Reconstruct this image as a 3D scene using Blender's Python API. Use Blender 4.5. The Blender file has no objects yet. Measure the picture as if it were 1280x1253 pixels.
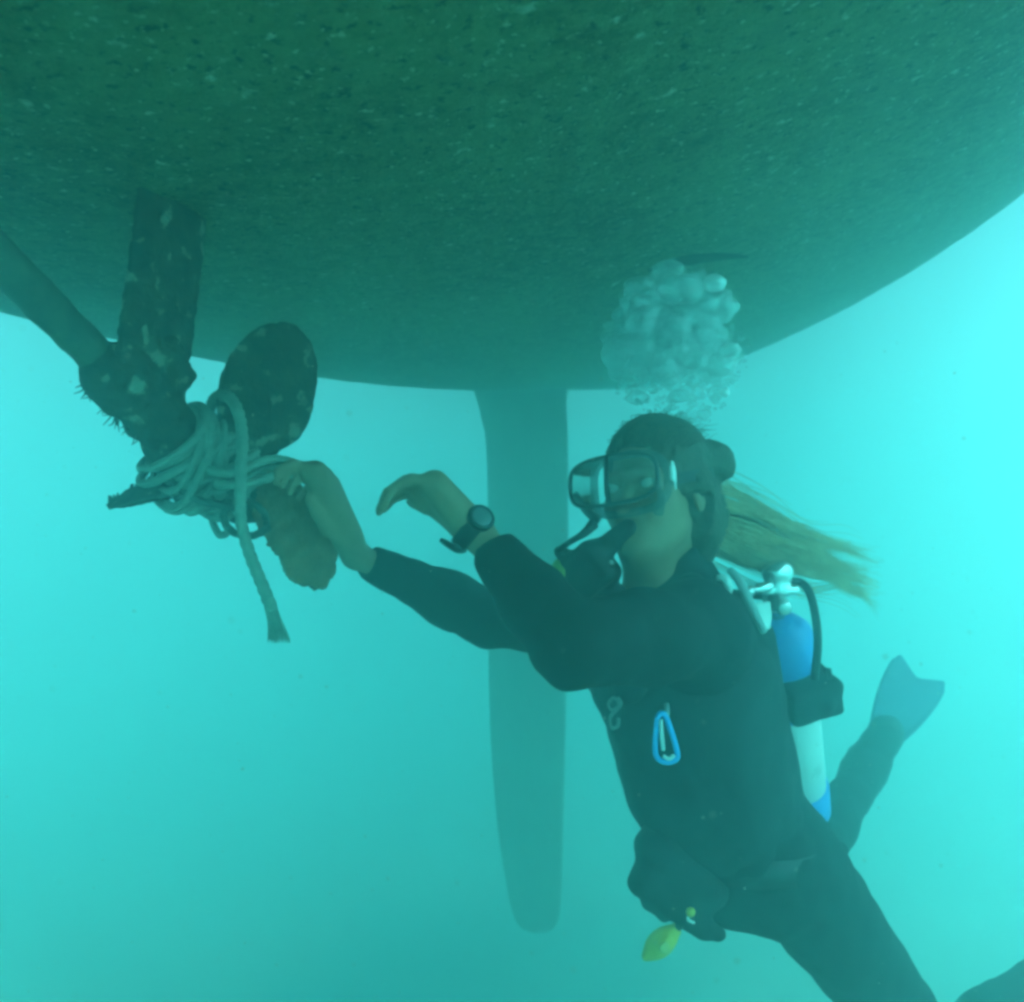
import bpy, bmesh, math, random
import numpy as np
from mathutils import Vector, Matrix, noise
R = math.radians
random.seed(7); rng = np.random.default_rng(7)
sc = bpy.context.scene
COL = sc.collection

# ------------------------------------------------------------------ camera
FPX = 1108.5                      # focal length in pixels of the 1280 px wide frame
PITCH = R(2.5)
cam_d = bpy.data.cameras.new('camera'); cam = bpy.data.objects.new('camera', cam_d); COL.objects.link(cam)
cam_d.sensor_width = 36.0; cam_d.lens = 36.0 * FPX / 1280.0
cam_d.clip_start = 0.02; cam_d.clip_end = 400
cam.location = (0, 0, 0); cam.rotation_euler = (math.pi / 2 + PITCH, 0, 0)
sc.camera = cam
cam_d.dof.use_dof = True; cam_d.dof.focus_distance = 1.35; cam_d.dof.aperture_fstop = 5.0
# ------------------------------------------------------------------ daylight from above, already filtered by the water
SUN_EL, SUN_AZ = R(68), R(160)     # azimuth from +Y towards +X
W = bpy.data.worlds.new('World'); sc.world = W; W.use_nodes = True
wn = W.node_tree; wn.nodes.clear()
sky = wn.nodes.new('ShaderNodeTexSky'); sky.sky_type = 'NISHITA'; sky.sun_disc = False
sky.sun_elevation = SUN_EL; sky.sun_rotation = SUN_AZ
tint = wn.nodes.new('ShaderNodeMix'); tint.data_type = 'RGBA'; tint.blend_type = 'MULTIPLY'
tint.inputs[0].default_value = 1.0
tint.inputs[7].default_value = (0.36, 1.0, 0.78, 1)
bg = wn.nodes.new('ShaderNodeBackground'); bg.inputs[1].default_value = 0.055
wo = wn.nodes.new('ShaderNodeOutputWorld')
wn.links.new(sky.outputs[0], tint.inputs[6]); wn.links.new(tint.outputs[2], bg.inputs[0]); wn.links.new(bg.outputs[0], wo.inputs[0])
sun_d = bpy.data.lights.new('sun', 'SUN'); sun = bpy.data.objects.new('sun', sun_d); COL.objects.link(sun)
sun_d.energy = 5.0; sun_d.angle = R(8.0); sun_d.color = (0.46, 1.0, 0.98)
sd = Vector((math.sin(SUN_AZ) * math.cos(SUN_EL), math.cos(SUN_AZ) * math.cos(SUN_EL), math.sin(SUN_EL)))
sun.rotation_euler = sd.to_track_quat('Z', 'Y').to_euler()
sc.view_settings.view_transform = 'Standard'; sc.view_settings.look = 'None'
sc.view_settings.exposure = 3.06; sc.view_settings.gamma = 1.0; sc.view_settings.use_curve_mapping = False
sc.render.engine = 'CYCLES'
cy = sc.cycles
cy.use_denoising = True; cy.max_bounces = 10; cy.volume_bounces = 5; cy.diffuse_bounces = 3; cy.glossy_bounces = 3
cy.transmission_bounces = 6; cy.transparent_max_bounces = 16
cy.sample_clamp_indirect = 4.0
cy.filter_width = 3.3

# ------------------------------------------------------------------ helpers
CP, SP = math.cos(PITCH), math.sin(PITCH)
def P(px, py, d):
    """world point d metres in front of the lens plane, in the direction of that spot of the frame"""
    a = (px - 640.0) / FPX; b = (626.5 - py) / FPX
    return Vector((d * a, d * (CP - SP * b), d * (SP + CP * b)))
def PA(*t): return np.array(P(*t))

def tag(o, label=None, cat=None, group=None, kind=None):
    if label: o['label'] = label
    if cat: o['category'] = cat
    if group: o['group'] = group
    if kind: o['kind'] = kind
    return o
def empty(name, loc=(0, 0, 0)):
    o = bpy.data.objects.new(name, None); COL.objects.link(o); o.location = loc; o.empty_display_size = 0.05
    return o
def link(name, me, mat, parent=None, smooth=True):
    """all vertex data is in world space; a parented part is shifted so that its thing's origin stays at the thing's base"""
    me.materials.clear(); me.materials.append(mat)
    if smooth: me.polygons.foreach_set('use_smooth', [True] * len(me.polygons))
    o = bpy.data.objects.new(name, me); COL.objects.link(o)
    if parent is not None:
        o.parent = parent
        q = parent; off = Vector((0, 0, 0))
        while q is not None: off += q.location; q = q.parent
        me.transform(Matrix.Translation(-off))
    me.update()
    return o
def mesh_np(v, f):
    me = bpy.data.meshes.new('m'); me.from_pydata([tuple(map(float, x)) for x in v], [], [tuple(map(int, x)) for x in f]); me.update()
    return me
def mesh_bm(bm):
    me = bpy.data.meshes.new('m'); bmesh.ops.recalc_face_normals(bm, faces=bm.faces); bm.to_mesh(me); bm.free(); return me

# ---- implicit surfaces: smooth unions of tapered limbs, extracted with surface nets
class Field:
    def __init__(s, lo, hi, h):
        s.lo = np.array(lo, float); s.h = h
        s.n = np.ceil((np.array(hi, float) - s.lo) / h).astype(int) + 1
        s.v = np.full(s.n, 0.2, np.float32)
    def _box(s, lo, hi, pad):
        i0 = np.clip(np.floor((lo - pad - s.lo) / s.h).astype(int), 0, s.n - 1)
        i1 = np.clip(np.ceil((hi + pad - s.lo) / s.h).astype(int) + 1, 1, s.n)
        if np.any(i1 <= i0): return None
        ax = [(s.lo[k] + np.arange(i0[k], i1[k]) * s.h).astype(np.float32) for k in range(3)]
        return tuple(slice(i0[k], i1[k]) for k in range(3)), np.meshgrid(*ax, indexing='ij', sparse=True)
    def _add(s, sl, d, k, cut=False):
        a = s.v[sl]
        if cut: a = -a
        if cut:
            # subtraction: max(v, -d)
            m = np.maximum(-a, -d); s.v[sl] = m; return
        if k <= 0: s.v[sl] = np.minimum(a, d); return
        hh = np.clip(0.5 + 0.5 * (a - d) / k, 0, 1)
        s.v[sl] = a + (d - a) * hh - k * hh * (1 - hh)
    def limb(s, a, b, ra, rb, k=0.02, w=None, flat=1.0, cut=False):
        a = np.array(a, float); b = np.array(b, float); r = max(ra, rb)
        bx = s._box(np.minimum(a, b) - r, np.maximum(a, b) + r, k + 3 * s.h)
        if bx is None: return
        sl, (X, Y, Z) = bx
        ab = b - a; L = max(float(ab @ ab), 1e-9)
        t = np.clip(((X - a[0]) * ab[0] + (Y - a[1]) * ab[1] + (Z - a[2]) * ab[2]) / L, 0, 1)
        qx = X - a[0] - t * ab[0]; qy = Y - a[1] - t * ab[1]; qz = Z - a[2] - t * ab[2]
        q2 = qx * qx + qy * qy + qz * qz
        if w is not None:
            w = np.array(w, float); w = w / np.linalg.norm(w)
            qw = qx * w[0] + qy * w[1] + qz * w[2]
            q2 = q2 + qw * qw * (1 / flat ** 2 - 1)
        d = np.sqrt(np.maximum(q2, 0)) - (ra + (rb - ra) * t)
        if w is not None: d = d * min(1, flat)
        s._add(sl, d, k, cut)
    def ell(s, c, rad, rot=None, k=0.015, cut=False):
        c = np.array(c, float); rad = np.array(rad, float); r = rad.max()
        bx = s._box(c - r, c + r, k + 3 * s.h)
        if bx is None: return
        sl, (X, Y, Z) = bx
        M = np.eye(3) if rot is None else np.array(rot, float)       # rows are the local axes
        l = [(X - c[0]) * M[i, 0] + (Y - c[1]) * M[i, 1] + (Z - c[2]) * M[i, 2] for i in range(3)]
        k0 = np.sqrt(sum((l[i] / rad[i]) ** 2 for i in range(3)))
        k1 = np.sqrt(sum((l[i] / rad[i] ** 2) ** 2 for i in range(3))) + 1e-6
        s._add(sl, k0 * (k0 - 1) / k1, k, cut)
    def box(s, c, half, rot=None, rr=0.005, k=0.0, cut=False):
        c = np.array(c, float); half = np.array(half, float); r = np.linalg.norm(half)
        bx = s._box(c - r, c + r, k + 3 * s.h)
        if bx is None: return
        sl, (X, Y, Z) = bx
        M = np.eye(3) if rot is None else np.array(rot, float)
        l = [np.abs((X - c[0]) * M[i, 0] + (Y - c[1]) * M[i, 1] + (Z - c[2]) * M[i, 2]) - (half[i] - rr) for i in range(3)]
        o = np.sqrt(sum(np.maximum(x, 0) ** 2 for x in l)); i_ = np.minimum(np.maximum(np.maximum(l[0], l[1]), l[2]), 0)
        s._add(sl, o + i_ - rr, k, cut)
    def rough(s, amp, scale, seed=0):
        """lumpy growth: adds cheap value noise to the distance"""
        r = np.random.default_rng(seed)
        ext = s.n * s.h; m = np.maximum((ext / scale).astype(int) + 3, 3)
        g = r.random(m).astype(np.float32) * 2 - 1
        ax = [np.arange(s.n[k]) * s.h / scale for k in range(3)]
        i0 = [np.floor(a).astype(int) for a in ax]; f = [(a - i).astype(np.float32) for a, i in zip(ax, i0)]
        f = [x * x * (3 - 2 * x) for x in f]
        out = 0
        for dx in (0, 1):
            for dy in (0, 1):
                for dz in (0, 1):
                    wgt = (f[0] if dx else 1 - f[0])[:, None, None] * (f[1] if dy else 1 - f[1])[None, :, None] * (f[2] if dz else 1 - f[2])[None, None, :]
                    out = out + g[np.ix_(i0[0] + dx, i0[1] + dy, i0[2] + dz)] * wgt
        s.v += amp * out
    def mesh(s, relax=3):
        v = s.v; neg = v < 0; n = s.n
        c = np.zeros(n - 1, np.uint8)
        for dx in (0, 1):
            for dy in (0, 1):
                for dz in (0, 1):
                    c += neg[dx:n[0] - 1 + dx, dy:n[1] - 1 + dy, dz:n[2] - 1 + dz]
        idx = np.argwhere((c > 0) & (c < 8))
        if len(idx) == 0: return mesh_np([], [])
        num = -np.ones(n - 1, np.int64); num[tuple(idx.T)] = np.arange(len(idx))
        acc = np.zeros((len(idx), 3)); cnt = np.zeros(len(idx))
        for ax in range(3):
            o1, o2 = [k for k in range(3) if k != ax]
            for p in (0, 1):
                for q in (0, 1):
                    a = idx.copy(); a[:, o1] += p; a[:, o2] += q; b = a.copy(); b[:, ax] += 1
                    va = v[tuple(a.T)]; vb = v[tuple(b.T)]; m = (va < 0) != (vb < 0)
                    t = np.where(m, va / np.where(m, va - vb, 1), 0)
                    pt = a.astype(float); pt[:, ax] += t
                    acc[m] += pt[m]; cnt[m] += 1
        vert = s.lo + s.h * acc / cnt[:, None]
        faces = []
        for ax in range(3):
            o1, o2 = (ax + 1) % 3, (ax + 2) % 3
            sl0 = [slice(None)] * 3; sl1 = [slice(None)] * 3
            sl0[ax] = slice(0, -1); sl1[ax] = slice(1, None)
            A = neg[tuple(sl0)]; B = neg[tuple(sl1)]
            e = np.argwhere(A != B); e = e[(e[:, o1] > 0) & (e[:, o2] > 0) & (e[:, o1] < n[o1] - 1) & (e[:, o2] < n[o2] - 1)]
            ins = A[tuple(e.T)]
            def g(d1, d2):
                x = e.copy(); x[:, o1] += d1; x[:, o2] += d2; return num[tuple(x.T)]
            q = np.stack([g(-1, -1), g(0, -1), g(0, 0), g(-1, 0)], 1)
            q[~ins] = q[~ins][:, ::-1]
            faces.append(q)
        f = np.concatenate(faces)
        for _ in range(relax):                       # light Laplacian relaxing, no shrink to speak of
            su = np.zeros_like(vert); ct = np.zeros(len(vert))
            for i in range(4):
                np.add.at(su, f[:, i], vert[f[:, (i + 1) % 4]] + vert[f[:, (i + 3) % 4]]); np.add.at(ct, f[:, i], 2)
            vert = 0.5 * vert + 0.5 * su / np.maximum(ct, 1)[:, None]
        me = bpy.data.meshes.new('m')
        me.vertices.add(len(vert)); me.vertices.foreach_set('co', vert.astype(np.float32).ravel())
        me.loops.add(len(f) * 4); me.loops.foreach_set('vertex_index', f.astype(np.int32).ravel())
        me.polygons.add(len(f)); me.polygons.foreach_set('loop_start', np.arange(0, len(f) * 4, 4, dtype=np.int32))
        me.update(calc_edges=True); me.validate()
        return me

def spline(pts, n):
    """Catmull-Rom through pts (any dimension), n samples"""
    p = np.array([list(q) for q in pts], float); p = np.vstack([2 * p[0] - p[1], p, 2 * p[-1] - p[-2]])
    m = len(p) - 3; out = []
    for u in np.linspace(0, m - 1e-6, n):
        i = int(u); t = u - i; a, b, c, d = p[i:i + 4]
        out.append(0.5 * ((2 * b) + (c - a) * t + (2 * a - 5 * b + 4 * c - d) * t ** 2 + (3 * b - a - 3 * c + d) * t ** 3))
    return np.array(out)
def tube(pts, rad, seg=12, strands=0, lay=0.03, bm=None, cap=True):
    """a tube along pts; strands>0 makes laid rope whose strands twist once every `lay` metres"""
    own = bm is None
    if own: bm = bmesh.new()
    p = np.array(pts, float); n = len(p)
    rr = np.full(n, rad, float) if np.isscalar(rad) else np.interp(np.linspace(0, 1, n), np.linspace(0, 1, len(rad)), rad)
    tan = np.gradient(p, axis=0); tan /= np.linalg.norm(tan, axis=1)[:, None] + 1e-12
    u = np.cross(tan[0], (0.13, 0.2, 0.97)); u /= np.linalg.norm(u); s = 0; rings = []
    for i in range(n):
        u = u - tan[i] * (u @ tan[i]); u /= np.linalg.norm(u) + 1e-12; w = np.cross(tan[i], u)
        if i: s += np.linalg.norm(p[i] - p[i - 1])
        ring = []
        for j in range(seg):
            a = 2 * math.pi * j / seg; r = rr[i]
            if strands: r *= 0.80 + 0.26 * abs(math.sin(strands * (a - 2 * math.pi * s / (lay * strands)) / 2))
            ring.append(bm.verts.new(p[i] + r * (math.cos(a) * u + math.sin(a) * w)))
        rings.append(ring)
    for i in range(n - 1):
        for j in range(seg):
            bm.faces.new((rings[i][j], rings[i][(j + 1) % seg], rings[i + 1][(j + 1) % seg], rings[i + 1][j]))
    if cap:
        bm.faces.new(rings[0][::-1]); bm.faces.new(rings[-1])
    return mesh_bm(bm) if own else bm
def frame(fwd, up):
    """rows x (side), y (fwd), z (up) of a right-handed frame"""
    f = np.array(fwd, float); f /= np.linalg.norm(f); u = np.array(up, float); u -= f * (u @ f); u /= np.linalg.norm(u)
    return np.array([np.cross(f, u), f, u])
def lathe(prof, a, axis, seg=32, bm=None):
    """revolve (distance along axis, radius) pairs from point a"""
    own = bm is None
    if own: bm = bmesh.new()
    F = frame(axis, (0.31, 0.17, 0.9)); a = np.array(a, float); rings = []
    for t, r in prof:
        rings.append([bm.verts.new(a + F[1] * t + r * (math.cos(2 * math.pi * j / seg) * F[0] + math.sin(2 * math.pi * j / seg) * F[2])) for j in range(seg)])
    for i in range(len(rings) - 1):
        for j in range(seg): bm.faces.new((rings[i][j], rings[i][(j + 1) % seg], rings[i + 1][(j + 1) % seg], rings[i + 1][j]))
    bm.faces.new(rings[0][::-1]); bm.faces.new(rings[-1])
    return mesh_bm(bm) if own else bm

# ------------------------------------------------------------------ materials
def mat(name, col, rough=0.6, metal=0.0, var=None, vscale=30.0, bump=0.0, bscale=60.0, spots=None, sscale=60.0, sthr=0.75, coat=0.0, spec=0.3):
    m = bpy.data.materials.new(name); m.use_nodes = True; nt = m.node_tree; b = nt.nodes['Principled BSDF']
    b.inputs['Roughness'].default_value = rough; b.inputs['Metallic'].default_value = metal
    b.inputs['Specular IOR Level'].default_value = spec
    b.inputs['Coat Weight'].default_value = coat
    tc = nt.nodes.new('ShaderNodeTexCoord'); L = nt.links.new
    cur = None
    if var:
        nz = nt.nodes.new('ShaderNodeTexNoise'); nz.inputs['Scale'].default_value = vscale; nz.inputs['Detail'].default_value = 6; nz.inputs['Roughness'].default_value = 0.65
        L(tc.outputs['Object'], nz.inputs['Vector'])
        cr = nt.nodes.new('ShaderNodeValToRGB'); cr.color_ramp.elements[0].position = 0.35; cr.color_ramp.elements[1].position = 0.68
        cr.color_ramp.elements[0].color = (*col, 1); cr.color_ramp.elements[1].color = (*var, 1)
        L(nz.outputs['Fac'], cr.inputs['Fac']); cur = cr.outputs['Color']
    if spots:
        vo = nt.nodes.new('ShaderNodeTexNoise'); vo.inputs['Scale'].default_value = sscale; vo.inputs['Detail'].default_value = 3
        L(tc.outputs['Object'], vo.inputs['Vector'])
        mr = nt.nodes.new('ShaderNodeMapRange'); mr.inputs[1].default_value = sthr; mr.inputs[2].default_value = sthr + 0.07
        L(vo.outputs['Fac'], mr.inputs[0])
        mx = nt.nodes.new('ShaderNodeMix'); mx.data_type = 'RGBA'; L(mr.outputs[0], mx.inputs[0])
        if cur: L(cur, mx.inputs[6])
        else: mx.inputs[6].default_value = (*col, 1)
        mx.inputs[7].default_value = (*spots, 1); cur = mx.outputs[2]
    if cur: L(cur, b.inputs['Base Color'])
    else: b.inputs['Base Color'].default_value = (*col, 1)
    if bump:
        nb = nt.nodes.new('ShaderNodeTexNoise'); nb.inputs['Scale'].default_value = bscale; nb.inputs['Detail'].default_value = 5
        L(tc.outputs['Object'], nb.inputs['Vector'])
        bp = nt.nodes.new('ShaderNodeBump'); bp.inputs['Strength'].default_value = bump; bp.inputs['Distance'].default_value = 0.004
        L(nb.outputs['Fac'], bp.inputs['Height']); L(bp.outputs['Normal'], b.inputs['Normal'])
    return m

# ------------------------------------------------------------------ the water the camera and everything floats in
ZTOP = 2.0
hz = bmesh.new(); bmesh.ops.create_cube(hz, size=1.0)
for v_ in hz.verts:
    v_.co.x *= 60; v_.co.y = v_.co.y * 60 + 12; v_.co.z = -5.1 if v_.co.z < 0 else ZTOP
hm = bpy.data.materials.new('turquoise_water'); hm.use_nodes = True; ht = hm.node_tree; ht.nodes.clear()
pv = ht.nodes.new('ShaderNodeVolumePrincipled'); ho = ht.nodes.new('ShaderNodeOutputMaterial')
pv.inputs['Color'].default_value = (0.50, 0.85, 0.848, 1); pv.inputs['Density'].default_value = 0.345
pv.inputs['Anisotropy'].default_value = 0.78
ht.links.new(pv.outputs[0], ho.inputs['Volume'])
_n = 90; _v = []; _f = []
for _i in range(_n):
    for _j in range(_n):
        _x, _y = -29.5 + 59.0 * _i / (_n - 1), -17.5 + 59.0 * _j / (_n - 1)
        _v.append((_x, _y, -3.6 + 0.12 * noise.noise(Vector((_x * 0.5, _y * 0.5, 0))) + 0.03 * noise.noise(Vector((_x * 1.9, _y * 1.9, 3)))))
_f = [(_i * _n + _j, (_i + 1) * _n + _j, (_i + 1) * _n + _j + 1, _i * _n + _j + 1) for _i in range(_n - 1) for _j in range(_n - 1)]
added_bed = link('added_seabed', mesh_np(_v, _f), mat('added_dark_bed', (0.05, 0.055, 0.04), 0.9, 0, (0.09, 0.095, 0.07), 1.5, 0.5, 8)); tag(added_bed, kind='structure')  # unseen bed, added to darken the water low in the frame
hz_o = link('haze', mesh_bm(hz), hm, smooth=False)
tag(hz_o, 'hazy turquoise sea water all around the diver and the boat', 'water', kind='stuff')
# ------------------------------------------------------------------ the boat overhead
CL = np.array([0.249, 0.9685, 0.0])                      # the keel line runs aft, away from the camera and to the right
CS = np.array([0.9685, -0.249, 0.0])
O0 = np.array([-0.80, 0.0, 0.0])
boat = empty('sailing_boat', P(290, 560, 1.4))
tag(boat, 'large dark hull of a sailing boat overhead with weed grown bottom, propeller and long rudder', 'boat')
def hull_pt(u, v):
    """u: -1..1 around the section, v: metres aft"""
    z0 = 0.462 + 0.018 * v + 0.150 * math.log(1 + math.exp((v - 3.15) * 2.2)) / 2.2
    b = 1.95 - 0.045 * max(0, v - 1.5) ** 1.6 - 0.012 * max(0, -v - 1) ** 2.3
    b = max(b, 0.3)
    a = max(-1, min(1, u / 0.86)) * math.pi / 2
    x = b * math.sin(a); H = 0.80
    z = z0 + H * (1 - math.cos(a)) + 0.045 * x + max(0, abs(u) - 0.86) / 0.14 * 0.55
    return x, z
def hull_mesh():
    NV, NU = 300, 220; vs = []
    vv = np.linspace(-7.5, 6.8, NV); uu = np.linspace(-1, 1, NU)
    for v in vv:
        for u in uu:
            x, z = hull_pt(u, v)
            w = O0 + CS * x + CL * v; q = Vector((w[0] * 3, w[1] * 3, z * 3))
            n = noise.fractal(q * 5, 1.0, 2.0, 4) * 0.004
            vs.append((w[0], w[1], z - n))
    fs = [(i * NU + j, i * NU + j + 1, (i + 1) * NU + j + 1, (i + 1) * NU + j) for i in range(NV - 1) for j in range(NU - 1)]
    # topsides: close the body off with a deck so the hull is solid
    k = len(vs); top = []
    for i in range(NV):
        fs.append((i * NU, i * NU + NU - 1, min(i + 1, NV - 1) * NU + NU - 1, min(i + 1, NV - 1) * NU)) if i < NV - 1 else None
    fs.append(tuple(range(NU))); fs.append(tuple((NV - 1) * NU + j for j in range(NU)))
    bm = bmesh.new(); bv = [bm.verts.new(c) for c in vs]
    for f in fs:
        if f: bm.faces.new([bv[i] for i in f])
    return mesh_bm(bm)
def hull_mat():
    m = bpy.data.materials.new('antifouling_with_growth'); m.use_nodes = True; nt = m.node_tree; b = nt.nodes['Principled BSDF']; L = nt.links.new
    tc = nt.nodes.new('ShaderNodeTexCoord')
    def nz(scale, detail=4, rough=0.6, vec=None):
        n = nt.nodes.new('ShaderNodeTexNoise'); n.inputs['Scale'].default_value = scale; n.inputs['Detail'].default_value = detail; n.inputs['Roughness'].default_value = rough
        L(vec if vec else tc.outputs['Object'], n.inputs['Vector']); return n
    def rng_(src, a, b_):
        r = nt.nodes.new('ShaderNodeMapRange'); r.inputs[1].default_value = a; r.inputs[2].default_value = b_; L(src, r.inputs[0]); return r.outputs[0]
    def mixc(fac, a, b_):
        x = nt.nodes.new('ShaderNodeMix'); x.data_type = 'RGBA'; L(fac, x.inputs[0])
        (L(a, x.inputs[6]) if not isinstance(a, tuple) else setattr(x.inputs[6], 'default_value', (*a, 1)))
        (L(b_, x.inputs[7]) if not isinstance(b_, tuple) else setattr(x.inputs[7], 'default_value', (*b_, 1))); return x.outputs[2]
    c = mixc(rng_(nz(2.2, 5).outputs['Fac'], 0.38, 0.62), (0.040, 0.052, 0.016), (0.135, 0.155, 0.060))
    c = mixc(rng_(nz(28, 8, 0.88).outputs['Fac'], 0.42, 0.64), c, (0.25, 0.28, 0.14))
    c = mixc(rng_(nz(62, 4, 0.65).outputs['Fac'], 0.57, 0.66), c, (0.012, 0.02, 0.012))       # pits
    clus = rng_(nz(5, 4, 0.7).outputs['Fac'], 0.42, 0.62)
    def both(a):
        x = nt.nodes.new('ShaderNodeMath'); x.operation = 'MULTIPLY'; L(a, x.inputs[0]); L(clus, x.inputs[1]); return x.outputs[0]
    c = mixc(rng_(nz(9, 6, 0.8).outputs['Fac'], 0.56, 0.66), c, (0.13, 0.15, 0.08))
    c = mixc(rng_(nz(88, 2, 0.5).outputs['Fac'], 0.64, 0.72), c, (0.42, 0.48, 0.36))        # pale specks, shell and snapped barnacles
    c = mixc(both(rng_(nz(44, 3, 0.6).outputs['Fac'], 0.62, 0.70)), c, (0.55, 0.60, 0.48))
    L(c, b.inputs['Base Color']); b.inputs['Roughness'].default_value = 0.85; b.inputs['Specular IOR Level'].default_value = 0.2
    bp = nt.nodes.new('ShaderNodeBump'); bp.inputs['Strength'].default_value = 0.8; bp.inputs['Distance'].default_value = 0.012
    L(nz(80, 6, 0.7).outputs['Fac'], bp.inputs['Height']); L(bp.outputs[0], b.inputs['Normal'])
    return m
hull = link('hull', hull_mesh(), hull_mat(), boat)
M_metal = mat('fouled_bronze', (0.008, 0.010, 0.006), 0.8, 0.0, (0.070, 0.055, 0.025), 24, 1.0, 90, (0.22, 0.23, 0.16), 36, 0.60)
M_rudder = mat('rudder_paint', (0.16, 0.18, 0.13), 0.7, 0, (0.22, 0.24, 0.17), 8, 0.3, 60)
# rudder: a foil blade tapering to a rounded tip
def rudder_mesh():
    d = 4.25; rows = [(452, 566, 722), (478, 586, 714), (500, 596, 708), (525, 602, 709), (560, 608, 710), (700, 611, 710), (850, 611, 708), (950, 615, 706), (1040, 623, 704), (1110, 634, 702), (1145, 642, 699), (1160, 651, 692), (1166, 663, 682)]
    rows = spline([list(r) for r in rows], 60); bm = bmesh.new(); rings = []
    for py, x0, x1 in rows:
        A = PA(x0, py, d + 0.16); B = PA(x1, py, d - 0.12)      # trailing edge a little farther off
        ch = B - A; L_ = np.linalg.norm(ch); e = ch / L_; nrm = np.cross(e, (0, 0, 1)); nrm /= np.linalg.norm(nrm); ring = []
        for j in range(28):
            a = 2 * math.pi * j / 28; x = 0.5 - 0.5 * math.cos(a)
            t = 0.6 * (0.2969 * math.sqrt(max(x, 0)) - 0.126 * x - 0.3516 * x ** 2 + 0.2843 * x ** 3 - 0.1036 * x ** 4)
            ring.append(bm.verts.new(A + ch * (1 - x) + nrm * L_ * t * (1 if a < math.pi else -1)))
        rings.append(ring)
    for i in range(len(rings) - 1):
        for j in range(28): bm.faces.new((rings[i][j], rings[i][(j + 1) % 28], rings[i + 1][(j + 1) % 28], rings[i + 1][j]))
    bm.faces.new(rings[0]); bm.faces.new(rings[-1])
    return mesh_bm(bm)
rudder = link('rudder', rudder_mesh(), M_rudder, boat)

from mathutils.bvhtree import BVHTree
_hb = bmesh.new(); _hb.from_mesh(hull.data); HT = BVHTree.FromBMesh(_hb); _hb.free(); HOFF = Vector(boat.location)
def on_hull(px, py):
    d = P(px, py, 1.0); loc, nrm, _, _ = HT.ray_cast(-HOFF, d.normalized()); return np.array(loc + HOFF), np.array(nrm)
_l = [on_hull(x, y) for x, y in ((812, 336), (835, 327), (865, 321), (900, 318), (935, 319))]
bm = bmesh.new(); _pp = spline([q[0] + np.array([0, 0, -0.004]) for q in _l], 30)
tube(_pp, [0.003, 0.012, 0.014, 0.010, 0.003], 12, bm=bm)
link('shade_crescent', mesh_bm(bm), mat('painted_shade', (0.012, 0.016, 0.012), 0.8), boat)  # added dark crescent in place of the shade above the bubble cloud
# ------------------------------------------------------------------ propeller gear
def plate_mesh(rows, th, n=40, m=24, rough=0.0, seed=1, spikes=0, mirror=None):
    """a lens-section plate lofted through rows of (left point, right point); th = thickness in the middle"""
    A = spline([r[0] for r in rows], n); B = spline([r[1] for r in rows], n); bm = bmesh.new(); rings = []
    C = 0.5 * (A + B); T = np.gradient(C, axis=0)
    for i in range(n):
        ch = B[i] - A[i]; L_ = np.linalg.norm(ch) + 1e-9; nr = np.cross(ch / L_, T[i]); nr /= np.linalg.norm(nr) + 1e-9; ring = []
        for j in range(m):
            a = 2 * math.pi * j / m; x = 0.5 - 0.5 * math.cos(a)
            t = th * 0.5 * (abs(math.sin(a)) ** 0.7) * (1.25 - 0.9 * i / n) + 0.0012
            q = A[i] + ch * x + nr * t * (1 if a < math.pi else -1)
            if rough:
                v = Vector(q) * 70 + Vector((seed, 0, 0)); q = q + np.array(noise.noise_vector(v)) * rough + np.array(noise.noise_vector(v * 2.7)) * rough * 0.5
            ring.append(bm.verts.new(q))
        rings.append(ring)
    for i in range(n - 1):
        for j in range(m): bm.faces.new((rings[i][j], rings[i][(j + 1) % m], rings[i + 1][(j + 1) % m], rings[i + 1][j]))
    bm.faces.new(rings[0]); bm.faces.new(rings[-1])
    rr = random.Random(seed)
    for _ in range(spikes):
        i = rr.randrange(2, n - 2); q = A[i] + (B[i] - A[i]) * rr.random() * 0.15; h = rr.uniform(0.004, 0.013)
        d = (A[i] - B[i]); d = np.array([rr.uniform(-.5, .3), rr.uniform(-.3, .3), 1.0]); d /= np.linalg.norm(d)
        tube([q - d * 0.003, q + d * h * 0.6, q + d * h], [0.0035, 0.002, 0.0006], 6, bm=bm)
    return mesh_bm(bm)
AX = [PA(-90, 235, 1.10), PA(190, 515, 1.32), PA(228, 556, 1.365), PA(300, 612, 1.43)]
ax1 = AX[1] - AX[0]; ax1 /= np.linalg.norm(ax1)
def rough_tube(a, b, r, amp, h=0.004, scale=0.02, seed=3, extra=None):
    a = np.array(a); b = np.array(b); lo = np.minimum(a, b) - r - 0.03; hi = np.maximum(a, b) + r + 0.03
    F = Field(lo, hi, h); F.limb(a, b, r, r, 0)
    if extra: extra(F)
    F.rough(amp, scale, seed); F.rough(amp * 0.5, scale * 0.4, seed + 1)
    return F.mesh(1)
shaft = link('propeller_shaft', rough_tube(AX[0], AX[1] + ax1 * 0.06, 0.0275, 0.002, 0.004), mat('shaft_metal', (0.04, 0.05, 0.03), 0.75, 0, (0.10, 0.12, 0.07), 22, 0.6, 90), boat)
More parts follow.
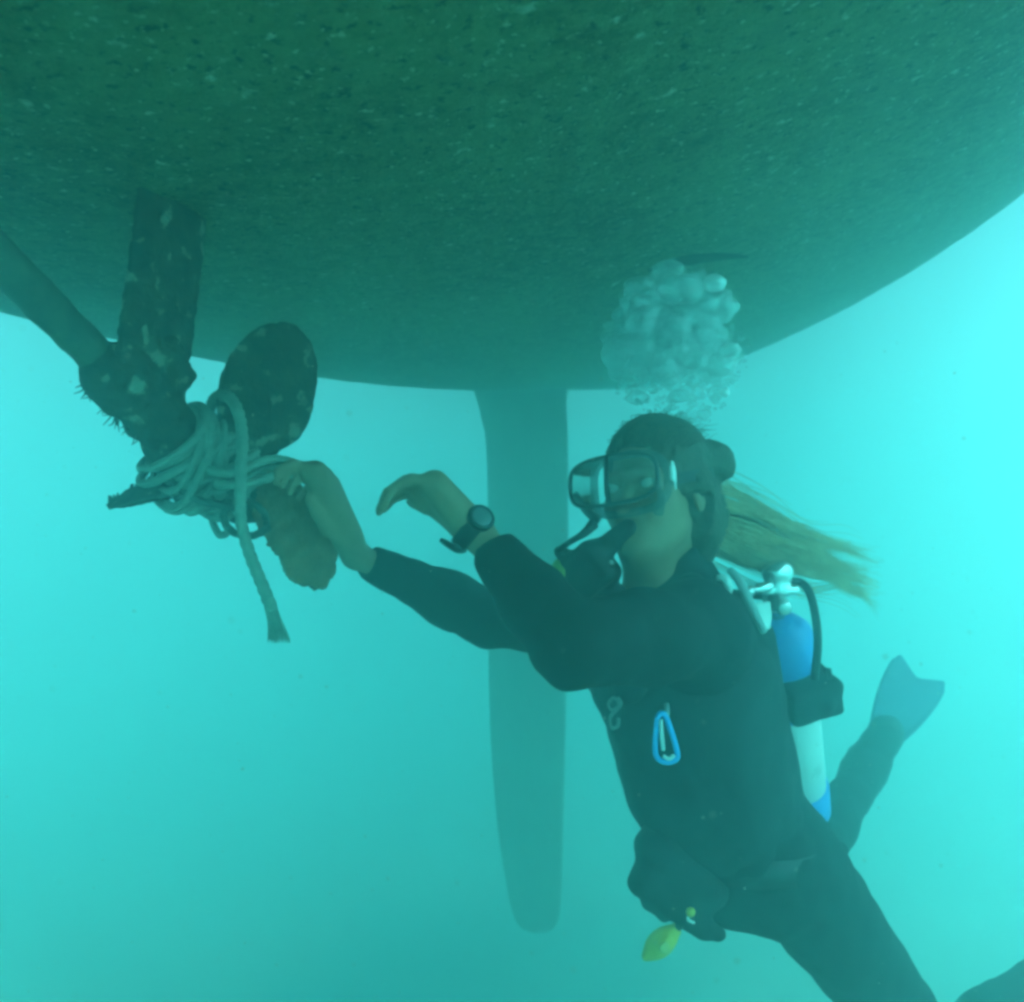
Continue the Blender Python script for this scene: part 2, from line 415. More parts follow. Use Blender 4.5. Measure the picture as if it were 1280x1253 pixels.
# strut: a flat plate from the hull down to the bearing
st_rows = [(PA(147, 455, 1.235), PA(228, 475, 1.345)), (PA(152, 400, 1.23), PA(238, 430, 1.35)), (PA(163, 320, 1.225), PA(248, 350, 1.355)), (PA(172, 250, 1.22), PA(255, 290, 1.36)), (PA(176, 205, 1.22), PA(260, 255, 1.36))]
strut = link('shaft_strut', plate_mesh(st_rows, 0.030, 70, 28, 0.0025, 5), M_metal, boat)
def boss(F):
    for t, rr_ in ((0.0, 0.047), (0.085, 0.044)):
        c = AX[1] - ax1 * 0.075 + ax1 * t; F.limb(c, c + ax1 * 0.02, rr_, rr_, 0.008)
    for q in ((205, 440, 1.30, .028), (222, 470, 1.32, .024), (170, 470, 1.27, .022)): F.ell(PA(*q[:3]), (q[3],) * 3, k=0.02)
bearing = link('strut_bearing', rough_tube(AX[1] - ax1 * 0.075, AX[1] + ax1 * 0.055, 0.040, 0.0045, 0.0035, 0.018, 8, boss), M_metal, boat)
bm = bmesh.new(); rr = random.Random(4)
for _ in range(34):                                        # weed and worm tubes on the underside
    t = rr.random(); q = AX[1] - ax1 * 0.10 + ax1 * 0.19 * t + np.array([-0.018, -0.01, -0.034]); d = np.array([rr.uniform(-1, .3), rr.uniform(-.4, .2), rr.uniform(-1.2, -.2)]); d /= np.linalg.norm(d); h = rr.uniform(0.008, 0.022)
    tube(spline([q, q + d * h * 0.5 + rng.normal(0, .002, 3), q + d * h + rng.normal(0, .004, 3)], 6), [0.0018, 0.0006], 5, bm=bm)
link('weed_tuft', mesh_bm(bm), M_metal, boat)
prop = empty('propeller', (0, 0, 0)); prop.parent = boat
hubax = AX[3] - AX[2]; hubax /= np.linalg.norm(hubax)
link('hub', rough_tube(AX[2] - hubax * 0.01, AX[3] + hubax * 0.01, 0.050, 0.004, 0.004, 0.02, 11), M_metal, prop)
M_brown = mat('rust_brown_growth', (0.20, 0.095, 0.045), 0.85, 0, (0.34, 0.17, 0.08), 40, 0.9, 100)
def rows(L_, dl, dr): return [(PA(a, b, dl + k * (dl2)), PA(c, d, dr + k * (dl2))) for k, (a, b, c, d, dl2) in enumerate([(*r, 0.0) for r in L_])]
b1 = rows([(282, 572, 322, 596), (273, 530, 345, 568), (271, 495, 372, 550), (279, 463, 388, 522), (293, 437, 395, 485), (309, 418, 396, 452), (325, 408, 388, 428), (341, 404, 372, 411), (352, 404, 360, 406)], 1.37, 1.43)
b2 = rows([(308, 600, 352, 585), (314, 632, 372, 602), (325, 662, 392, 632), (342, 692, 410, 660), (356, 712, 420, 690), (365, 727, 418, 716), (386, 733, 408, 737)], 1.40, 1.43)
b3 = [(PA(222, 592, 1.43), PA(214, 622, 1.34)), (PA(196, 600, 1.42), PA(192, 625, 1.32)), (PA(172, 609, 1.40), PA(168, 630, 1.32)), (PA(150, 620, 1.38), PA(146, 634, 1.32)), (PA(134, 632, 1.35), PA(136, 637, 1.33))]
link('blade', plate_mesh(b1, 0.016, 60, 28, 0.0022, 2), M_metal, prop)
o_ = link('blade', plate_mesh(b2, 0.022, 60, 28, 0.006, 3), M_brown, prop); tag(o_, 'rough brown overgrown lower blade')
link('blade', plate_mesh(b3, 0.010, 50, 20, 0.003, 4, spikes=34), M_metal, prop)

# ------------------------------------------------------------------ the rope wound round the propeller
rope = empty('rope', P(255, 600, 1.34))
tag(rope, 'pale frayed rope tangled round the propeller hub with one end hanging down', 'rope')
M_rope = mat('weathered_rope', (0.18, 0.23, 0.19), 0.9, 0, (0.28, 0.33, 0.27), 60, 0.5, 300)
M_ropedark = mat('dark_cord', (0.05, 0.07, 0.06), 0.85, 0, (0.09, 0.10, 0.08), 60, 0.4, 200)
bm = bmesh.new()
HF = frame(hubax, (0, 0, 1)); c0 = AX[2] - hubax * 0.015
def wind(turns, r0, a0, a1, ph, seed, off=(0, 0, 0), n=None, tilt=0.25, rad=0.0066):
    n = n or int(turns * 34); r_ = np.random.default_rng(seed); kn = r_.normal(0, 1, (int(turns * 3) + 3, 3)); kn = spline(kn, n); pts = []
    for i in range(n):
        t = i / (n - 1); th = ph + 2 * math.pi * turns * t
        ra = r0 + 0.005 * kn[i, 0] + 0.006 * math.sin(th * 0.5); al = a0 + (a1 - a0) * t + 0.007 * kn[i, 1] + tilt * ra * math.sin(th + kn[i, 2] * 0.4)
        pts.append(c0 + np.array(off) + hubax * al + HF[0] * ra * math.cos(th) + HF[2] * ra * math.sin(th))
    tube(pts, rad, 12, 3, 0.014, bm=bm)
wind(6, 0.054, 0.0, 0.10, 0.4, 1)
wind(4.5, 0.063, 0.10, 0.015, 1.4, 2, tilt=-0.4)
wind(3.2, 0.070, 0.03, 0.10, 2.4, 3, (-0.004, 0, -0.012), tilt=0.5)
wind(5, 0.060, 0.12, -0.01, 3.0, 6, tilt=0.3, rad=0.006)
wind(4, 0.066, 0.0, 0.12, 5.0, 7, (-0.003, 0, -0.01), tilt=-0.5, rad=0.006)
wind(2.3, 0.060, 0.02, 0.07, 0.9, 4, (-0.006, -0.01, -0.030), tilt=-0.2)
link('wound_turns', mesh_bm(bm), M_rope, rope)
def strand(name, pts, rad=0.008, m=None, n=60, **k):
    return link(name, tube(spline([PA(*p) for p in pts], n), rad, 14, 3, 0.015, **k), m or M_rope, rope)
strand('hanging_end', [(262, 540, 1.45), (264, 506, 1.43), (276, 494, 1.375), (291, 502, 1.33), (300, 524, 1.31), (303, 556, 1.29), (301, 600, 1.285), (301, 650, 1.29), (312, 692, 1.30), (328, 732, 1.31), (340, 762, 1.32)], [0.0085, 0.009, 0.0085, 0.0095], n=110)
bm = bmesh.new(); rr = random.Random(9)
for _ in range(150):                                        # the unlaid fibres of the hanging end
    s = rr.uniform(-1, 1); q = rr.uniform(-1, 1); L_ = rr.uniform(0.55, 1.1)
    a = PA(336 + s * 5, 752 + rr.uniform(-8, 8), 1.318 + q * 0.004); b = PA(344 + s * 9, 778, 1.323 + q * 0.010); c = PA(344 + s * 9 + L_ * (6 + s * 6), 778 + L_ * 24, 1.327 + q * 0.016)
    tube(spline([a, b, c], 7), [0.0016, 0.0009, 0.0005], 5, bm=bm)
link('frayed_tip', mesh_bm(bm), M_rope, rope)
strand('pulled_strand', [(262, 588, 1.31), (292, 592, 1.29), (318, 580, 1.30), (345, 574, 1.33), (372, 582, 1.345), (392, 600, 1.36)], 0.0068)
strand('pulled_strand', [(270, 606, 1.30), (305, 606, 1.29), (335, 598, 1.31), (362, 592, 1.34), (392, 606, 1.36)], 0.0068)
strand('pulled_strand', [(268, 618, 1.33), (300, 600, 1.33), (330, 586, 1.335), (356, 584, 1.36), (388, 596, 1.375)], 0.0060)
strand('loose_loop', [(205, 590, 1.35), (222, 608, 1.33), (245, 624, 1.32), (268, 630, 1.315), (290, 634, 1.31), (300, 626, 1.31), (290, 622, 1.32), (281, 636, 1.32), (281, 652, 1.32), (290, 664, 1.32), (306, 670, 1.32), (322, 668, 1.33), (336, 660, 1.35)], 0.0058, M_ropedark, 110)
strand('loose_loop', [(284, 612, 1.34), (300, 622, 1.34), (318, 630, 1.33), (330, 642, 1.34), (334, 656, 1.36)], 0.0055, M_ropedark)
# ------------------------------------------------------------------ the diver
diver = empty('person', P(925, 1090, 1.5))
tag(diver, 'long haired scuba diver in black wetsuit reaching towards the rope on the propeller', 'diver')
M_skin = mat('skin', (0.27, 0.165, 0.10), 0.55, 0, (0.36, 0.22, 0.13), 12, 0.1, 200, spec=0.3)
M_suit = mat('black_neoprene', (0.005, 0.006, 0.008), 0.75, 0, (0.010, 0.011, 0.013), 9, 0.25, 25, spec=0.2)
M_vest = mat('black_nylon', (0.007, 0.009, 0.011), 0.7, 0, (0.022, 0.026, 0.030), 14, 0.35, 45, spec=0.25)
M_rubber = mat('black_rubber', (0.010, 0.012, 0.013), 0.5, spec=0.4)
M_chrome = mat('chrome', (0.75, 0.78, 0.78), 0.25, 0.9)
M_yellow = mat('yellow_plastic', (0.62, 0.42, 0.04), 0.5)
M_hair = mat('dark_blond_hair', (0.52, 0.33, 0.17), 0.6, 0, (0.80, 0.58, 0.34), 25)
M_hairtop = mat('wet_hair_on_head', (0.05, 0.04, 0.02), 0.5, 0, (0.09, 0.065, 0.035), 40, 0.5, 150)

# joints
SH_N, EL_N, WR_N = PA(872, 788, 1.34), PA(716, 808, 1.14), PA(597, 668, 1.215)
SH_F, EL_F, WR_F = PA(800, 782, 1.63), PA(612, 773, 1.60), PA(444, 694, 1.455)
HIP_N, KN_N, AN_N = PA(988, 1088, 1.49), PA(1172, 1335, 1.72), PA(1350, 1195, 1.90)
HIP_F, KN_F, AN_F = PA(950, 1078, 1.62), PA(1005, 1080, 2.06), PA(1086, 960, 2.45)
CH, MID, PEL = PA(850, 830, 1.49), PA(880, 960, 1.50), PA(924, 1050, 1.53)
FR = np.array([-0.93, -0.36, 0.0]); FR /= np.linalg.norm(FR)          # the way the chest faces
HO = PA(821, 616, 1.46)                                                # middle of the head
HF_ = np.array([-0.64, -0.77, 0.05]); HU = np.array([-0.06, 0.10, 1.0])
HM = frame(HF_, HU)                                                     # rows: side, forward, up
HS = 0.97
def H(x, y, z): return HO + HS * (HM[0] * x + HM[1] * y + HM[2] * z)
NEAR = 1 if (HM[0][1] < 0) else -1                                      # the sign of the side that faces us

def body_core(F, g=0.0, arms=True, k=0.03):
    """torso and limbs, g = extra thickness"""
    F.limb(CH, MID, 0.158 + g, 0.142 + g, k, FR, 0.80)
    F.limb(MID, PEL, 0.142 + g, 0.142 + g, k, FR, 0.86)
    F.limb(SH_N + (CH - SH_N) * 0.12, SH_F + (CH - SH_F) * 0.12, 0.070 + g, 0.070 + g, 0.05)
    for S, E, W_, c in ((SH_N, EL_N, WR_N, 1.0), (SH_F, EL_F, WR_F, 0.93)):
        m = S + (E - S) * 0.45; F.limb(S, m, (0.066) * c + g, 0.060 * c + g, k); F.limb(m, E, 0.060 * c + g, 0.050 * c + g, k)
        m = E + (W_ - E) * 0.35; q_ = 0.040 if c == 1.0 else 0.043; F.limb(E, m, 0.047 * c + g, q_ + g, 0.02); F.limb(m, W_, q_ + g, 0.026 * c + g, 0.02)
    for S, K, A in ((HIP_N, KN_N, AN_N), (HIP_F, KN_F, AN_F)):
        F.limb(S, K, 0.090 + g, 0.062 + g, 0.04)
        m = K + (A - K) * 0.35; F.limb(K, m, 0.058 + g, 0.060 + g, 0.02); F.limb(m, A, 0.060 + g, 0.040 + g, 0.02)

# ---- bare body: one continuous surface
def hand(F, wr, palm, fingers, thumb, rp=0.020):
    F.limb(wr, palm[0], 0.024, 0.020, 0.012)
    for i in range(4): F.limb(wr + (palm[i] - wr) * 0.25, palm[i], 0.018, 0.0135, 0.012)
    for i in range(3): F.limb(palm[i], palm[i + 1], 0.0135, 0.0135, 0.008)
    for ch, r in zip(fingers, (0.0088, 0.0092, 0.0086, 0.0075)):
        for j in range(len(ch) - 1): F.limb(ch[j], ch[j + 1], r * (1 - 0.09 * j), r * (1 - 0.09 * (j + 1)), 0.0015 if j else 0.006)
    for j in range(len(thumb) - 1): F.limb(thumb[j], thumb[j + 1], (0.017, 0.0115, 0.0100)[j], (0.0115, 0.0100, 0.0080)[j], 0.006)
fN = [[PA(543, 606, 1.19), PA(514, 598, 1.175), PA(489, 612, 1.17), PA(477, 636, 1.17)],
      [PA(536, 607, 1.21), PA(508, 600, 1.20), PA(484, 616, 1.195), PA(474, 640, 1.19)],
      [PA(531, 614, 1.23), PA(505, 608, 1.222), PA(484, 620, 1.215), PA(475, 638, 1.21)],
      [PA(530, 626, 1.245), PA(508, 618, 1.24), PA(490, 625, 1.235), PA(481, 638, 1.23)]]
tN = [PA(580, 652, 1.245), PA(555, 644, 1.27), PA(532, 634, 1.285), PA(514, 628, 1.29)]
fF = [[PA(394, 592, 1.345), PA(366, 579, 1.33), PA(348, 588, 1.315), PA(345, 604, 1.315)],
      [PA(404, 597, 1.365), PA(378, 584, 1.345), PA(358, 590, 1.328), PA(352, 608, 1.328)],
      [PA(412, 606, 1.385), PA(390, 594, 1.36), PA(370, 600, 1.345), PA(362, 616, 1.345)],
      [PA(417, 618, 1.40), PA(400, 608, 1.375), PA(382, 612, 1.36), PA(372, 624, 1.36)]]
tF = [PA(428, 668, 1.42), PA(410, 662, 1.385), PA(397, 642, 1.36), PA(386, 624, 1.345)]
def head(F):
    F.ell(H(0, -0.012, 0.036), (0.074, 0.094, 0.086), HM, 0.0)
    F.ell(H(0, 0.034, -0.040), (0.058, 0.060, 0.072), HM, 0.03)
    F.limb(H(0.040, 0.020, -0.070), H(0, 0.078, -0.094), 0.020, 0.018, 0.02); F.limb(H(-0.040, 0.020, -0.070), H(0, 0.078, -0.094), 0.020, 0.018, 0.02)
    F.ell(H(0, 0.084, -0.094), (0.020, 0.016, 0.016), HM, 0.015)           # chin
    F.limb(H(0, 0.088, 0.004), H(0, 0.112, -0.034), 0.008, 0.011, 0.010)    # nose
    for s in (-1, 1):
        F.ell(H(0.013 * s, 0.100, -0.036), (0.008, 0.009, 0.007), HM, 0.006)
        F.ell(H(0.032 * s, 0.088, 0.004), (0.017, 0.016, 0.012), HM, 0.004, cut=True)   # sockets
        F.ell(H(0.032 * s, 0.076, 0.004), (0.0125,) * 3, HM, 0.002)
        F.limb(H(0.012 * s, 0.092, 0.022), H(0.048 * s, 0.076, 0.022), 0.008, 0.007, 0.010)
        F.ell(H(0.040 * s, 0.066, -0.028), (0.022, 0.020, 0.022), HM, 0.02)  # cheeks
        F.ell(H(0.077 * s, -0.004, -0.012), (0.008, 0.018, 0.031), HM, 0.003)
        F.ell(H(0.085 * s, -0.001, -0.010), (0.006, 0.010, 0.018), HM, 0.0, cut=True)
    F.limb(H(-0.020, 0.086, -0.062), H(0.020, 0.086, -0.062), 0.007, 0.007, 0.008)      # lips
    F.limb(H(-0.018, 0.085, -0.071), H(0.018, 0.085, -0.071), 0.007, 0.007, 0.008)
    F.limb(H(0, 0.050, -0.085), PA(812, 760, 1.48), 0.034, 0.045, 0.04)
    F.limb(H(0, -0.030, -0.050), PA(845, 760, 1.50), 0.054, 0.062, 0.03)                  # neck
FINU = (PA(1140, 868, 2.60) - PA(1094, 950, 2.48), PA(1560, 1040, 2.05) - PA(1350, 1195, 1.9))
B = Field((-0.42, 1.05, -1.16), (1.42, 2.60, 0.22), 0.0045)
body_core(B, -0.006); head(B)
hand(B, WR_N, [f[0] for f in fN], fN, tN); hand(B, WR_F, [f[0] for f in fF], fF, tF)
for A, K in ((AN_N, KN_N), (AN_F, KN_F)):                                    # feet inside the fins
    F_ = FINU[0] if A is AN_F else FINU[1]; F_ = F_ / np.linalg.norm(F_); B.limb(A, A + F_ * 0.10, 0.034, 0.026, 0.02)
link('body', B.mesh(2), M_skin, diver)

# ---- wetsuit, cut off at the wrists and the neck
S_ = Field((-0.42, 1.00, -1.20), (1.42, 2.60, 0.05), 0.006)
body_core(S_, 0.004)
S_.limb(H(0, -0.042, -0.105), PA(848, 765, 1.50), 0.058, 0.075, 0.03)
for W_, E in ((WR_N, EL_N), (WR_F, EL_F)):
    d = (E - W_) / np.linalg.norm(E - W_); c = W_ + d * 0.026
    S_.limb(c + d * 0.016, c + d * 0.03, 0.036 if W_ is WR_N else 0.028, 0.037 if W_ is WR_N else 0.029, 0.006)     # rolled cuff
    S_.box(c - d * 0.045, (0.06, 0.045, 0.06), frame(d, (0, 0, 1)), 0.001, cut=True)
nd = H(0, -0.03, 0.0) - PA(848, 765, 1.50); nd /= np.linalg.norm(nd); nd2 = nd + np.array([-0.45, -0.2, 0.0]); nd2 /= np.linalg.norm(nd2)
S_.box(PA(795, 712, 1.47) + nd2 * 0.05 + np.array([0, 0, 0.0]), (0.13, 0.05, 0.13), frame(nd2, (0, 1, 0)), 0.001, cut=True)
for A_, U_ in ((AN_F, FINU[0]), (AN_N, FINU[1])): S_.limb(A_, A_ + U_ / np.linalg.norm(U_) * 0.11, 0.046, 0.036, 0.02)
S_.rough(0.0042, 0.045, 21); S_.rough(0.0022, 0.022, 22)
link('wetsuit', S_.mesh(2), M_suit, diver)

# ---- buoyancy vest over the suit
V = Field((0.0, 1.15, -0.80), (0.75, 1.90, 0.02), 0.006)
V.limb(CH + np.array([0, 0, -0.02]), MID, 0.172, 0.158, 0.0, FR, 0.83); V.limb(MID, PEL + (MID - PEL) * 0.25, 0.152, 0.143, 0.03, FR, 0.86)
V.box(PA(800, 725, 1.45), (0.25, 0.4, 0.085), frame((0, 1, 0), (0.1, 0, 1)), 0.01, cut=True)
for q in (-1, 1):                                                         # shoulder straps
    s = SH_N if q < 0 else SH_F; e = s + (CH - s) * 0.35
    V.limb(e + FR * 0.11 + np.array([0, 0, -0.06]), e + np.array([0, 0, 0.085]), 0.026, 0.026, 0.01); V.limb(e + np.array([0, 0, 0.085]), e - FR * 0.12 + np.array([0, 0, 0.0]), 0.026, 0.03, 0.01)
V.limb(PA(918, 830, 1.49), PA(926, 990, 1.52), 0.066, 0.066, 0.05)         # back bladder
V.limb(PA(905, 800, 1.44), PA(915, 960, 1.46), 0.05, 0.05, 0.04)
V.ell(PA(1040, 1062, 1.50), (0.028, 0.022, 0.018), k=0.015)
V.rough(0.004, 0.045, 31); V.rough(0.002, 0.02, 32)
vest = link('buoyancy_vest', V.mesh(2), M_vest, diver)
W2 = Field((0.15, 1.25, -0.75), (0.42, 1.60, -0.45), 0.004)
for a, b, r, s in (((812, 1098, 1.42), (850, 1130, 1.42), 0.034, 0.02), ((800, 1108, 1.42), (822, 1112, 1.42), 0.016, 0.012), ((845, 1128, 1.41), (880, 1160, 1.41), 0.022, 0.015), ((878, 1160, 1.41), (898, 1168, 1.41), 0.014, 0.008), ((806, 1056, 1.43), (820, 1085, 1.43), 0.012, 0.012), ((830, 1060, 1.44), (880, 1110, 1.42), 0.045, 0.02), ((812, 1128, 1.42), (830, 1146, 1.42), 0.014, 0.01)):
    W2.limb(PA(*a), PA(*b), r, r * 0.85, s)
W2.rough(0.004, 0.025, 35)
link('weight_pocket', W2.mesh(2), M_vest, diver)
# waist belt
bm = bmesh.new()
F3 = frame(np.array([0.03, 0, -1.0]), FR); bc = MID + (PEL - MID) * 1.05; n = 60; ring = []
for i in range(n):
    a = 2 * math.pi * i / n; c_, s_ = math.cos(a), math.sin(a)
    row = [bm.verts.new(bc + F3[0] * 0.150 * r_ * c_ + F3[2] * 0.127 * r_ * s_ + F3[1] * t) for r_, t in ((0.99, -0.022), (1.03, -0.022), (1.03, 0.022), (0.99, 0.022))]; ring.append(row)
for i in range(n):
    for j in range(4): bm.faces.new((ring[i][j], ring[(i + 1) % n][j], ring[(i + 1) % n][(j + 1) % 4], ring[i][(j + 1) % 4]))
link('waist_belt', mesh_bm(bm), M_rubber, diver)

# ---- hair: a wet cap, a bun and a long tail drifting back
hf = Field(H(0, 0, 0) - 0.19, H(0, 0, 0) + 0.24, 0.0035)
hf.ell(H(0, -0.016, 0.040), (0.084, 0.102, 0.093), HM, 0.0)
hf.box(H(0, 0.128, -0.02), (0.2, 0.055, 0.085), HM, 0.01, cut=True)
hf.ell(H(NEAR * 0.074, -0.012, -0.012), (0.024, 0.036, 0.048), HM, 0.01); hf.ell(H(NEAR * 0.070, -0.045, -0.045), (0.028, 0.045, 0.055), HM, 0.01); hf.ell(H(NEAR * 0.080, -0.012, -0.020), (0.017, 0.034, 0.046), HM, 0.01)
hf.box(H(0, 0.075, -0.075), (0.2, 0.085, 0.06), HM, 0.01, cut=True)
hf.limb(PA(858, 578, 1.47), PA(890, 572, 1.48), 0.020, 0.020, 0.02)
hf.ell(PA(892, 574, 1.48), (0.030, 0.028, 0.032), k=0.012)
hf.ell(PA(905, 585, 1.48), (0.018, 0.018, 0.020), k=0.012)
hf.limb(PA(845, 610, 1.50), PA(872, 628, 1.50), 0.045, 0.040, 0.03)
hf.limb(PA(850, 612, 1.45), PA(874, 688, 1.455), 0.040, 0.026, 0.02)
hf.rough(0.003, 0.02, 41); hf.rough(0.002, 0.008, 42)
hair = link('hair', hf.mesh(1), M_hairtop, diver)
bm = bmesh.new(); g = np.random.default_rng(17)
def lock(p, r0, r1, seg=4): tube(p, [r0, r0, r1], seg, bm=bm, cap=False)
nst = 1700
for i in range(nst):
    a = g.normal(0, 1); b = g.normal(0, 1); e = 0.3 + 0.7 * g.beta(2.2, 1.5)
    dz = a * 1.0; base = [(856, 638, 26, 1.475), (905, 655, 32, 1.49), (960, 676, 29, 1.49), (1010, 696, 22, 1.50), (1060, 716, 22, 1.52), (1108, 738, 30, 1.54)]
    wv = g.normal(0, 1, 3) ; lk = math.floor(a * 2.2); gr = np.random.default_rng(int(lk) + 50).normal(0, 1, 6)
    pts = []
    for k_, (x, y, w, d) in enumerate(base):
        w2 = w * 0.75
        x2 = x + b * 4; y2 = y + a * w2 * 0.8 + gr[k_] * 2.6 * k_ + wv[0] * math.sin(k_ * 1.3 + wv[1] * 2) * (1 + k_ * 1.1)
        pts.append(PA(x2, y2, d + b * 0.020 + 0.004 * wv[2]))
    p = spline(pts, 22); m = max(6, int(22 * e)); lock(p[:m], 0.0007, 0.00018)
link('hair_strands', mesh_bm(bm), M_hair, hair); bm = bmesh.new()
bun = np.array([0.0, -0.9, 0.25])
for i in range(650):                                          # strands combed back over the cap to the bun
    az = g.uniform(-1.45, 1.45); el = g.uniform(0.25, 1.1)
    s0 = np.array([math.sin(az) * math.cos(el * 0.7), 0.72 * math.cos(az) * math.cos(el) + 0.25, math.sin(el) * 0.9]); s0 /= np.linalg.norm(s0); b_ = bun + g.normal(0, 0.10, 3); b_ /= np.linalg.norm(b_)
    st = []; lift = 1.005 + abs(g.normal(0, 0.012)); wv = g.normal(0, 0.02, 3)
    for t in np.linspace(0.0, g.uniform(0.5, 1.0), 12):
        q = s0 * (1 - t) + b_ * t + wv * math.sin(t * 5) + np.array([0, 0, 0.25 * math.sin(math.pi * t) * abs(math.cos(az))]); q /= np.linalg.norm(q)
        st.append(H(0.0865 * lift * q[0], -0.016 + 0.1045 * lift * q[1], 0.040 + 0.0955 * lift * q[2]))
    lock(st, 0.0008, 0.0004, 3)
for i in range(150):                                          # flyaway strands over the crown
    th = g.uniform(-1.2, 1.2); ph = g.uniform(0, 1.2); q0 = H(0.078 * math.sin(th), -0.012 + 0.095 * (g.uniform(-0.9, 0.6)), 0.0); up = HM[2] * 0.118
    q0 = q0 + HM[2] * (0.040 + 0.088 * math.sqrt(max(0.02, 1 - (np.dot(q0 - HO, HM[0]) / 0.09) ** 2 - (np.dot(q0 - HO, HM[1]) / 0.115) ** 2)))
    d = -HM[1] * g.uniform(0.3, 1) + HM[2] * g.uniform(0.05, 0.7) + HM[0] * g.normal(0, .4); d /= np.linalg.norm(d); L_ = g.uniform(0.012, 0.042)
    lock(spline([q0, q0 + d * L_ * 0.5 + g.normal(0, .004, 3), q0 + d * L_ + np.array([0.01, 0, -0.006])], 7), 0.0006, 0.0002)
link('combed_strands', mesh_bm(bm), mat('dark_wet_strands', (0.05, 0.04, 0.02), 0.5, 0, (0.15, 0.11, 0.055), 60), hair)

# ---- mask
M_frame = mat('smoky_frame', (0.035, 0.045, 0.042), 0.4, spec=0.5)
M_sil = bpy.data.materials.new('clear_silicone'); M_sil.use_nodes = True; nt = M_sil.node_tree; nt.nodes.clear()
_t = nt.nodes.new('ShaderNodeBsdfTransparent'); _d = nt.nodes.new('ShaderNodeBsdfPrincipled'); _d.inputs['Base Color'].default_value = (0.22, 0.25, 0.23, 1); _d.inputs['Roughness'].default_value = 0.3
_m = nt.nodes.new('ShaderNodeMixShader'); _m.inputs[0].default_value = 0.45; _o = nt.nodes.new('ShaderNodeOutputMaterial')
nt.links.new(_t.outputs[0], _m.inputs[1]); nt.links.new(_d.outputs[0], _m.inputs[2]); nt.links.new(_m.outputs[0], _o.inputs['Surface'])
mask = empty('dive_mask', (0, 0, 0)); mask.parent = diver
def loop(y, hx, hz, zc=0.006, n=64, bow=0.010, pw=3.2, dent=0.0):
    out = []
    for i in range(n + 1):
        a = 2 * math.pi * i / n; c_, s_ = math.cos(a), math.sin(a)
        x = hx * math.copysign(abs(c_) ** (2 / pw), c_); z = hz * math.copysign(abs(s_) ** (2 / pw), s_)
        out.append(H(x, y - bow * (x / hx) ** 2, zc + z))
    return out
link('frame', tube(loop(0.146, 0.082, 0.038), 0.0036, 10), M_frame, mask)
link('frame', tube([H(0, 0.150, 0.044), H(0, 0.153, 0.0), H(0, 0.150, -0.032)], 0.004, 10), M_rubber, mask)
link('skirt', tube(loop(0.104, 0.070, 0.047, 0.004, bow=0.020), 0.0065, 12), M_sil, mask)
for s in (-1, 1):
    link('side_strut', tube(spline([H(0.073 * s, 0.134, -0.002), H(0.072 * s, 0.112, -0.028), H(0.055 * s, 0.096, -0.048)], 10), [0.0035, 0.009], 10), M_sil if s == NEAR else M_frame, mask)
M_glass = bpy.data.materials.new('clear_glass'); M_glass.use_nodes = True; nt = M_glass.node_tree; nt.nodes.clear()
tr = nt.nodes.new('ShaderNodeBsdfTransparent'); tr.inputs[0].default_value = (0.93, 0.97, 0.96, 1); gl = nt.nodes.new('ShaderNodeBsdfGlossy'); gl.inputs['Roughness'].default_value = 0.08
fz = nt.nodes.new('ShaderNodeFresnel'); fz.inputs[0].default_value = 1.3; mxs = nt.nodes.new('ShaderNodeMixShader'); mo = nt.nodes.new('ShaderNodeOutputMaterial')
nt.links.new(fz.outputs[0], mxs.inputs[0]); nt.links.new(tr.outputs[0], mxs.inputs[1]); nt.links.new(gl.outputs[0], mxs.inputs[2]); nt.links.new(mxs.outputs[0], mo.inputs['Surface'])
bm = bmesh.new()
for y_, fl in ((0.150, 1), (0.146, -1)):
    lp = [bm.verts.new(p) for p in loop(y_, 0.076, 0.036)[:-1]]; cc = bm.verts.new(H(0, y_, 0.006))
    for i in range(len(lp)): bm.faces.new((cc, lp[i], lp[(i + 1) % len(lp)]))
link('lens', mesh_bm(bm), M_glass, mask)
bm = bmesh.new(); l1 = loop(0.150, 0.077, 0.037); l2 = loop(0.104, 0.070, 0.047, 0.004, bow=0.020)
v1 = [bm.verts.new(p) for p in l1[:-1]]; v2 = [bm.verts.new(p) for p in l2[:-1]]
for i in range(len(v1)): bm.faces.new((v1[i], v1[(i + 1) % 64], v2[(i + 1) % 64], v2[i]))
link('side_pane', mesh_bm(bm), M_glass, mask)
stp = []
for i in range(40):
    a = -1.15 + (2 * math.pi - 1.98) * i / 39 + 0.0; a = math.radians(60) + math.radians(240) * (1 - i / 39) - math.radians(0)
    a = math.radians(20 + 320 * i / 39) + math.pi / 2
    stp.append(H(0.089 * math.cos(a) * 1.0, -0.012 + 0.108 * math.sin(a), 0.020 + 0.020 * (-math.sin(a))))
bm = bmesh.new()
sv = [[bm.verts.new(np.array(p) + HM[2] * t) for t in (-0.009, 0.009)] for p in stp if np.dot(np.array(p) - HO, HM[1]) < 0.062]
for i in range(len(sv) - 1): bm.faces.new((sv[i][0], sv[i + 1][0], sv[i + 1][1], sv[i][1]))
link('strap', mesh_bm(bm), M_rubber, mask)
lathe_p = H(0.078 * NEAR, 0.082, 0.012)
F = Field(lathe_p - 0.05, lathe_p + 0.05, 0.0018); F.box(lathe_p, (0.004, 0.006, 0.012), HM, 0.003); F.limb(lathe_p + HM[2] * 0.016, lathe_p - HM[2] * 0.024 - HM[1] * 0.006, 0.004, 0.002, 0.003)
link('buckle', F.mesh(1), mat('pale_buckle_glint', (0.8, 0.86, 0.85), 0.2, spec=0.6), mask)  # the pale colour also paints in the glint on the mask edge
